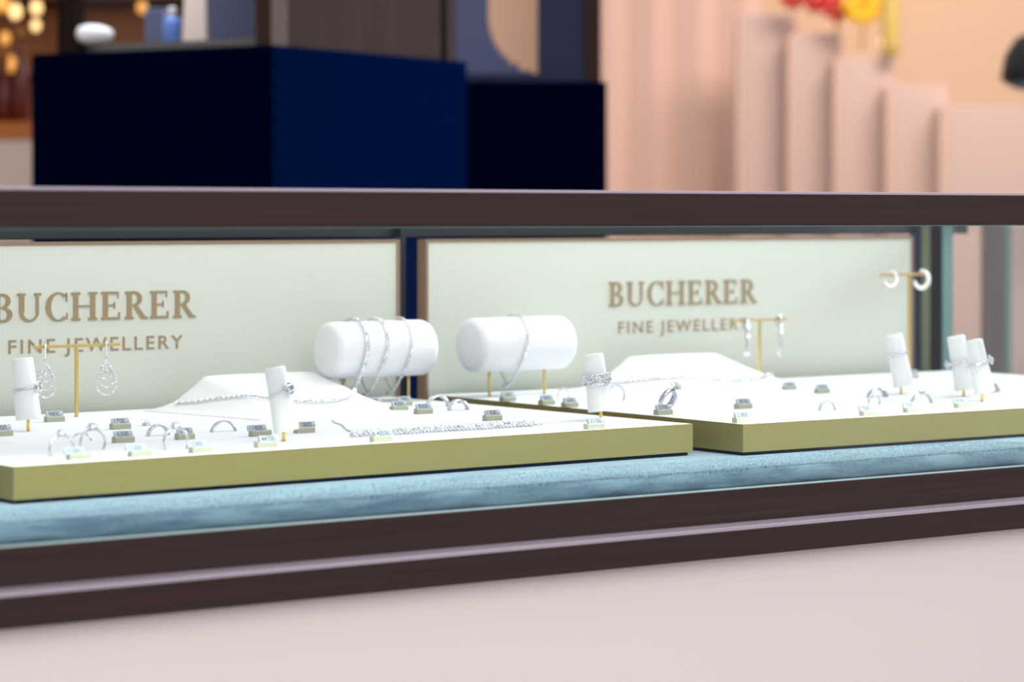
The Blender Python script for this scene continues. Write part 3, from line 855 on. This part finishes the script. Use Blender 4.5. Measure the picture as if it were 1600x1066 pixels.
def bracelet(roll, px, drop, label, ins=0.0013, skew=0.0, bead=0.0014):
    t0, cx, Y, zc_, r = roll
    x_ = PY(px, 560, Y - r).x
    t = thing('tennis_bracelet', label, 'bracelet', (x_, Y, zc_), 0, 'diamond bracelets hung on the cylinders')
    n_ = 70; path = []
    for i in range(n_):
        a = 2 * math.pi * i / n_; cs, sn = math.cos(a), math.sin(a)   # a=0 top
        rad = r + ins + 0.0006
        y_ = -rad * sn; z_ = rad * cs
        if cs < 0: z_ = z_ - drop * (-cs) ** 2.2; y_ *= (1 - 0.22 * (-cs) ** 2)
        path.append(Vector((skew * (1 - cs) / 2 * (1 if sn > 0 else .4), y_, z_)))
    ch = MB(); ch.tube(path, ins * .7, 6, True); ch.build('band', 'silver', t)
    g = MB()
    for q in path:
        nr = Vector((0, q.y, q.z)).normalized(); g.gem(q + nr * ins * .6, bead, nr + Vector((random.uniform(-.4, .4), 0, 0)))
    g.build('diamonds', 'diamond', t)
    q = path[n_ // 2]; cl = MB(); cl.box((q.x - 0.001, q.y - 0.003, q.z - 0.0018), (q.x + 0.001, q.y + 0.003, q.z + 0.0018)); cl.build('clasp', 'silver', t)
    return t


r1 = bracelet_roll(509, 664, (548, 543), 88, (543, 631), (633, 625), 'white bracelet cylinder on two gold legs at the rear of left tray')
r2 = bracelet_roll(733, 880, (540, 535), 84, (766, 620), (849, 615.5), 'white bracelet cylinder on two gold legs at the rear of right tray')
bracelet(r1, 577, .012, 'widest tennis bracelet on the left cylinder, leftmost of three', .0018, skew=-.008, bead=.0023)
bracelet(r1, 611, .014, 'tennis bracelet in the middle of the left cylinder', .0014, skew=-.012, bead=.0018)
bracelet(r1, 649, .013, 'thin tennis bracelet on the left cylinder, rightmost of three', .0013, skew=-.012, bead=.0015)
bracelet(r2, 830, .012, 'single thin tennis bracelet on the right cylinder', .0013, skew=-.012, bead=.0016)


# ------------------------------------------------------------------ earring stands
def ear_stand(base, ytop, pxl, pxr, label, th=0.0014):
    p = P(base[0], base[1], ZT); s = depth(p) / FPX
    h = (base[1] - ytop) * s
    t = thing('earring_stand', label, 'earring stand', p, 0, 'gold T-shaped earring stands')
    MB().box((-th, -th, 0), (th, th, h)).build('post', 'gold', t, bevel=0.0004)
    a, c = PY(pxl, ytop, p.y), PY(pxr, ytop, p.y)
    MB().box((a.x - p.x, -th, h), (c.x - p.x, th, h + 2 * th)).build('crossbar', 'gold', t, bevel=0.0004)
    return t, p, h, th


def teardrop_earring(st, px, label):
    t0, p, h, th = st; q = PY(px, 540, p.y)
    t = thing('teardrop_earring', label, 'earring', (q.x, p.y, ZT + h + 2 * th), -TH * .8, 'earrings hanging from the stands')
    pts = [(0.0, 0.0032 * math.sin(a), 0.0007 - 0.006 + 0.0068 * math.cos(a)) for a in [2 * math.pi * i / 24 for i in range(24)]]
    MB().tube(pts, 0.0009, 8, True).build('hook', 'silver', t)
    hk = MB()
    for i in range(7): hk.gem((0, -0.0040, -0.0005 - i * 0.0017), 0.0010, (0, -1, 0))
    hk.build('hook_stones', 'diamond', t)
    dz = -0.0142
    MB().tube([(0, 0, -0.0122), (0, 0, dz - .003)], 0.0005, 6).build('link', 'silver', t)

    def drop(w, H_, z0, nn, gr, name):
        g = MB(); path = []
        for i in range(nn):
            a = 2 * math.pi * i / nn; yy = -math.cos(a)
            x_ = w * math.sin(a) * math.sin(a / 2) ** 1.15; path.append(Vector((x_, 0, z0 - H_ * (1 - math.cos(a)) / 2)))
        g.tube(path, gr * .55, 6, True); f = g.build(name, 'silver', t)
        g = MB()
        for q_ in path: g.gem(q_ + Vector((0, -gr * .6, 0)), gr, (random.uniform(-.4, .4), -1, random.uniform(-.4, .4)))
        g.build('stones', 'diamond', f)
    drop(0.0112, 0.030, dz, 44, 0.0009, 'outer_loop')
    drop(0.0082, 0.0225, dz - .001, 34, 0.0008, 'middle_loop')
    drop(0.0050, 0.0150, dz - .002, 22, 0.0007, 'inner_loop')
    g = MB(); g.gem((0, -.0003, dz - .0105), 0.0020, (0, -1, 0), 10); g.build('centre_stone', 'diamond', t)
    return t


def bar_earring(st, px, label, n_=11):
    t0, p, h, th = st; q = PY(px, 500, p.y)
    t = thing('bar_earring', label, 'earring', (q.x, p.y, ZT + h + 2 * th), 0, 'earrings hanging from the stands')
    pts = [(0.0, 0.0028 * math.sin(a), -0.0030 + 0.0042 * math.cos(a)) for a in [2 * math.pi * i / 16 for i in range(16)]]
    MB().tube(pts, 0.0008, 6, True).build('hook', 'silver', t)
    MB().box((-0.0012, -0.0042, -0.031), (0.0012, -0.0028, 0.0015)).build('bar', 'silver', t)
    g = MB()
    for i in range(n_): g.gem((0, -0.0048, 0.001 - i * 0.0031), 0.0019, (random.uniform(-.3, .3), -1, .2))
    g.gem((-.001, -0.0045, -0.0365), 0.0030, (0, -1, .3)); g.build('stones', 'diamond', t)
    return t


def hoop_earring(st, px, label, rad=0.0085, thick=0.0022):
    t0, p, h, th = st; q = PY(px, 440, p.y)
    t = thing('hoop_earring', label, 'earring', (q.x, p.y, ZT + h + 2 * th), -TH * 0.9, 'earrings hanging from the stands')
    pts = []; rs = []
    for i in range(33):
        a = R(100) - R(275) * i / 32; pts.append((rad * .9 * math.cos(a), rad * .35 * math.cos(a), rad * math.sin(a) - rad + .002)); rs.append(thick * (0.65 + 0.35 * math.sin(math.pi * i / 32)))
    MB().tube(pts, rs, 12).build('hoop', 'pearl', t)
    g = MB()
    for i in range(6, 30): g.gem(Vector(pts[i]) + Vector((0, -thick * .8, 0)), 0.0010, (0, -1, .2))
    g.build('stones', 'diamond', t)
    return t


s1 = ear_stand((119.5, 652), 543, 53, 187, 'gold T-shaped stand holding teardrop earrings at the left')
teardrop_earring(s1, 71, 'diamond teardrop earring, left of the pair on the left stand')
teardrop_earring(s1, 166, 'diamond teardrop earring, right of the pair on the left stand')
s0 = ear_stand((-60, 640), 459, -115, 3, 'gold T-shaped stand almost wholly outside the left picture edge', .0014)
s2 = ear_stand((1187, 601), 502, 1146, 1229, 'slim gold T-shaped stand holding bar earrings before the right sign', .0013)
bar_earring(s2, 1163, 'long diamond bar earring, left of the pair beside the right sign')
bar_earring(s2, 1215, 'long diamond bar earring, right of the pair beside the right sign')
s3 = ear_stand((1420.5, 596), 431, 1376, 1452, 'tall gold T-shaped stand holding hoop earrings at the panel edge', .0014)
hoop_earring(s3, 1392, 'pale hoop earring, left of the pair on the tall stand', .0075, .0014)
hoop_earring(s3, 1440, 'thick bright hoop earring, right of the pair on the tall stand', .0088, .0026)


# ------------------------------------------------------------------ background: plinths and cabinets
def rot_frame(px, k, ang):            # frame with its origin at a pixel column and depth, on the floor
    p = PD(px, HOR, k); p.z = 0
    return p, -TH + ang


def z_at(py, k): return CAM.z + k * (HOR - py) / FPX


# plinth A: near corner at px 425
k0 = 3.6; pA, rA = rot_frame(425, k0, math.atan2(.85, .527) )   # local x = right face direction, local y = left face direction
zA = z_at(69.5, k0)
la, lb_ = .474, .4165
t = thing('navy_plinth', 'large navy blue display plinth behind the case, at the left', 'plinth', pA, rA, 'navy plinths behind the case')
MB().box((0, 0, 0), (la, lb_, zA)).build('body', 'navyglass', t, bevel=0.004)
# glass vitrine on top
tv = thing('tall_vitrine', 'dark bronze framed glass vitrine on the larger navy plinth', 'display case', (pA.x, pA.y, zA), rA)
hh = 0.45; pw = 0.02
MB().box((0.004, 0.004, 0), (0.04, 0.03, hh)).build('post', 'brownlight', tv)
MB().box((0.004, lb_ - 0.075, 0), (0.028, lb_ - 0.045, hh)).build('post', 'brown', tv)
MB().box((la - 0.05, 0.004, 0), (la - 0.025, 0.028, hh)).build('post', 'brown', tv)
MB().box((0.0401, 0.010, 0), (la - 0.0501, 0.022, hh)).build('side_panel', 'brown', tv)
MB().box((0.012, 0.0301, 0.004), (0.016, lb_ - 0.0751, hh)).build('glass_pane', 'glass', tv)
MB().box((0.030, 0.032, 0.0), (la - 0.052, lb_ - 0.046, 0.012)).build('floor_board', 'case_grey', tv)


area('vitrine_fill', (PD(250, HOR, 3.85).x, PD(250, HOR, 3.85).y, zA + 0.42), (PD(250, HOR, 3.85).x, PD(250, HOR, 3.85).y, zA), 0.2, 0.05, 0.9, (0.85, 0.92, 1.0), 100)  # unseen fill added to brighten the cushion and bottle


def on_A(px, k): p = PD(px, HOR, k); return Vector((p.x, p.y, zA + .012))


p = on_A(144, 3.80)
t = thing('ring_cushion', 'glowing white cushion at the left inside the tall vitrine', 'cushion', p, -TH, None)
MB().ball((0, 0, 0.014), 0.03, 24, (1.0, .6, .46)).build('cushion', 'lit_white', t)
p = on_A(269, 3.80)
t = thing('perfume_bottle', 'blue bottle with clear cap inside the tall vitrine', 'bottle', p, -TH)
MB().lathe([(0.009, 0), (0.0125, 0.004), (0.013, 0.03), (0.010, 0.036), (0.005, 0.038)], 24).build('bottle', 'bluebottle', t)
MB().lathe([(0.0055, 0.038), (0.0055, 0.05), (0.0045, 0.052)], 20).build('cap', 'lit_white', t)
p = on_A(240, 3.86)
t = thing('grey_box', 'lilac grey box standing behind the blue bottle', 'box', p, -TH)
MB().box((-0.012, 0, 0), (0.016, 0.02, 0.055)).build('box', 'greyblue', t, bevel=.001)
p = on_A(303, 3.86)
t = thing('display_card', 'narrow cream display card leaning inside the tall vitrine', 'card', p, -TH)
MB().prism([(-0.016, 0), (0.018, 0), (0.012, 0.2), (-0.012, 0.2)], 0, 0.004, Matrix.Rotation(R(80), 4, 'X')).build('card', 'cream', t)
p = on_A(352, 3.83)
t = thing('velvet_display', 'grey blue velvet display board inside the tall vitrine', 'display board', p, -TH)
MB().box((-0.024, 0, 0), (0.043, 0.012, 0.2)).build('board', 'greyblue', t, bevel=.001)

# plinth B behind, at the right
kB = 4.35; zB = z_at(127, kB)
pB, rB = rot_frame(949, kB, 0.0)
t = thing('navy_plinth', 'smaller navy blue plinth to the right of the large one', 'plinth', pB, rB + R(5), 'navy plinths behind the case')
MB().box((-0.36, 0, 0), (0, 0.36, zB)).build('body', 'navyglass', t, bevel=0.004)
tb = thing('watch_vitrine', 'bronze framed vitrine with blue panels on the smaller navy plinth', 'display case', (pB.x, pB.y, zB), rB + R(5))
sB = kB / FPX
def xB(px): return (px - 945) * sB
MB().box((xB(911), 0.01, 0), (xB(936), 0.04, 0.45)).build('post', 'brownlight', tb)
MB().box((xB(838), 0.015, 0.0121), (xB(910), 0.03, 0.45)).build('blue_panel', 'darkblue', tb)
MB().box((xB(640), 0.008, 0), (xB(910), 0.3, 0.012)).build('floor_board', 'darkblue', tb)
# grey blue board with a round cut-out
cxp, czp, rp = xB(858), 0.104, 90 * sB
mb = MB(); n_ = 40; x0_, x1_, z0_, z1_ = xB(690), xB(837), 0.0121, 0.45
vs = []
prev = None
for i in range(n_ + 1):
    z_ = z0_ + (z1_ - z0_) * i / n_
    dd = rp * rp - (z_ - czp) ** 2
    xe = min(x1_, cxp - math.sqrt(dd)) if dd > 0 else x1_
    if z_ > czp: xe = cxp - rp if z_ < 0.3 else x1_
    if prev is not None: mb.box((x0_, 0.12, prev[0]), (max(prev[1], x0_ + .01), 0.13, z_))
    prev = (z_, xe)
mb.build('cutout_board', 'greyblue', tb)

# far left: cream cabinet with amber bottles
kC = 5.0
p = PD(20, HOR, kC); p.z = 0
zc1 = z_at(218, kC)
t = thing('side_cabinet', 'cream side cabinet beyond the plinth at the far left', 'cabinet', p, -TH)
MB().box((-0.35, 0, 0), (0.045, 0.3, zc1)).build('body', 'cream', t)
MB().box((-0.352, -0.003, zc1 + .0001), (0.043, 0.3, zc1 + 0.032)).build('top_board', 'orange', t)
zc2 = zc1 + 0.0321
for i, (px, hgt, mm, lab) in enumerate(((-14, .15, 'redbrown', 'dark cognac bottle cut by the left picture edge'), (8, .12, 'redbrown', 'shorter dark cognac bottle on the orange top board'), (33, .16, 'redbrown', 'dark cognac bottle nearest the plinth on the orange board'))):
    q = PD(px, HOR, kC + .1); q.z = zc2
    t = thing('bottle', lab, 'bottle', q, 0, 'bottles on the far left cabinet')
    MB().lathe([(0.012, 0), (0.0145, 0.004), (0.0145, hgt * .6), (0.006, hgt * .75), (0.006, hgt)], 20).build('body', mm, t)
    MB().lathe([(0.008, hgt + .0001), (0.008, hgt + 0.015)], 16).build('stopper', 'amber', t)
# dark shelf back with warm lamps above it
p = PD(60, HOR, 5.6); p.z = 0
t = thing('bar_shelf', 'dark wooden shelf unit with warm glow at the far left', 'shelf', p, -TH)
MB().box((-0.5, 0, 0), (0.40, 0.03, 2.0)).build('back_board', 'amberwood', t)
for z_ in (1.47, 1.62, 1.80): MB().box((-0.5, -0.08, z_), (0.40, -0.001, z_ + 0.012)).build('shelf_board', 'brown', t)
for px, py, r_, mm, nm in ((3, 5, .014, 'bulb_dim', 'amber lamp cut by the corner of the picture'), (24, 18, .012, 'bulb', 'pale warm lamp at the top left'),
                           (57, 12, .011, 'bulb', 'warm lamp hanging just left of the vitrine post'), (56, 40, .009, 'bulb', 'long glowing lamp below the warm one'),
                           (8, 60, .010, 'bulb_dim', 'dim amber lamp at the left edge'), (15, 100, .013, 'bulb_dim', 'amber lamp above the bottles'),
                           (222, 12, .010, 'bulb_dim', 'small warm lamp seen through the vitrine'), (105, 25, .008, 'bulb_dim', 'small amber lamp behind the vitrine post'),
                           (165, 50, .006, 'bulb_dim', 'dim amber lamp low behind the vitrine glass')):
    q = PD(px, py, 5.45)
    o = MB().ball((0, 0, 0), r_, 12, (1, 1, 1.3)).build('lamp', mm); o.location = q
    tag(o, nm, 'lamp', 'warm lamps by the bar shelf')

# ------------------------------------------------------------------ right background: stepped panels
kS = 6.6
steps = [(1160, 1243, 22, 'tallest of the stepped rose panels, under the red flowers'), (1240, 1315, 52, 'second stepped rose panel from the left'),
         (1312, 1398, 90, 'stepped rose panel under the yellow flower'), (1394, 1482, 133, 'stepped rose panel, second from the right picture edge'),
         (1478, 1640, 166, 'lowest stepped rose panel at the right picture edge')]
for i, (a, c, yt, lab) in enumerate(steps):
    k_ = kS - i * 0.10
    p = PD(a, HOR, k_); p.z = 0; s = k_ / FPX
    t = thing('stepped_panel', lab, 'wall panel', p, -TH, 'stepped panels in the right background')
    MB().box((0, 0, 0), ((c - a) * s, 0.094, z_at(yt, k_))).build('panel', 'step', t, bevel=.002)
    MB().box((-0.012, 0.004, 0), (-0.0001, 0.094, z_at(yt, k_) - 0.004)).build('edge_strip', 'wall', t)

# flowers on the panels
def flower(px, py, k_, m, sz, n_, label, group=None, stem=0.08):
    q = PD(px, py, k_)
    t = thing('flower', label, 'flower', q, -TH, 'flowers on the stepped panels')
    mb = MB()
    for ring, (cnt, tl, rr_) in enumerate(((n_, 0.25, 1.0), (n_ - 1, 0.8, .75), (3, 1.3, .4))):
        for i in range(cnt):
            a = 2 * math.pi * (i + .5 * ring) / cnt
            mx = Matrix.Rotation(a, 4, 'Y') @ Matrix.Rotation(tl * .5, 4, 'X') @ Matrix.Translation((0, 0, sz * .5 * rr_))
            mb.ball((0, 0, 0), sz * .5, 10, (.62, .16, 1.0 * rr_), mx)
    mb.build('petals', m, t)
    MB().ball((0, -sz * .15, 0), sz * .16, 10).build('centre', 'stem' if m == 'red' else 'orange', t)
    MB().tube([(0, 0.01, 0), (0.004, 0.012, -sz * .5), (0, 0.012, -stem)], 0.004, 8).build('stem', 'stem', t)
    return t


flower(1238, -6, 6.50, 'red', .034, 7, 'crimson flower, leftmost of the flowers on the panels', stem=.03)
flower(1275, -4, 6.48, 'red', .040, 7, 'crimson flower between the two others of its colour', stem=.04)
flower(1308, 14, 6.42, 'red', .036, 6, 'crimson flower lowest of the red ones, touching the yellow flower', stem=.06)
flower(1348, 8, 6.38, 'yellow', .052, 8, 'large yellow flower right of the crimson flowers', stem=.10)
p = PD(1392, 92, 6.36)
t = thing('gold_vase', 'slim yellow-green vase beside the yellow flower', 'vase', (p.x, p.y, z_at(90, 6.4)), 0)
MB().lathe([(0.016, 0.0), (0.020, 0.03), (0.022, 0.10), (0.015, 0.16), (0.019, 0.20)], 24).build('vase', 'stem', t)
q = PD(1379, 66, 6.425); zb_ = z_at(90, 6.4)
t = thing('small_lamp', 'small glowing yellow lamp beside the slim vase', 'lamp', (q.x, q.y, zb_), 0)
MB().ball((0, 0, q.z - zb_), 0.0075, 12).build('bulb', 'bulb', t)
MB().lathe([(0.008, 0), (0.008, 0.003), (0.0025, 0.005), (0.0025, q.z - zb_ - 0.007)], 14).build('stem', 'gold', t)

# dark lamp shade at the right edge
p = PD(1612, 96, 4.9)
t = thing('pendant_lamp', 'black domed pendant lamp shade cut by the right picture edge', 'lamp', p, 0)
MB().lathe([(0.052, -0.036), (0.055, -0.030), (0.048, 0.010), (0.030, 0.040), (0.008, 0.052)], 32).build('shade', 'black', t)
MB().lathe([(0.0505, -0.0365), (0.030, -0.048), (0.012, -0.052)], 28).build('diffuser', 'shadeinner', t)
MB().tube([(0, 0, 0.05), (0, 0, 1.2)], 0.003, 8).build('cord', 'black', t)

# neighbouring case seen through the right end
kN = 4.1
p = PD(1538, HOR, kN); p.z = 0; s = kN / FPX
t = thing('neighbouring_case', 'second display case seen through the glass at the right end', 'display case', p, -TH)
zn0, zn1 = z_at(604, kN), z_at(345, kN)
MB().box((0, 0, zn0), (32 * s, 0.03, zn1)).build('post', 'case_grey', t)
MB().box((33 * s, 0.0, zn0), (42 * s, 0.012, zn1)).build('glass_edge', 'glass_edge', t)
MB().box((0, 0, zn1), (0.6, 0.03, zn1 + .03)).build('top_rail', 'bronze', t)
MB().box((0, -0.002, 0), (0.6, 0.4, zn0)).build('base_cabinet', 'cabinet', t)
MB().box((43 * s, 0.2, zn0), (0.6, 0.215, zn1)).build('back_panel', 'step', t)
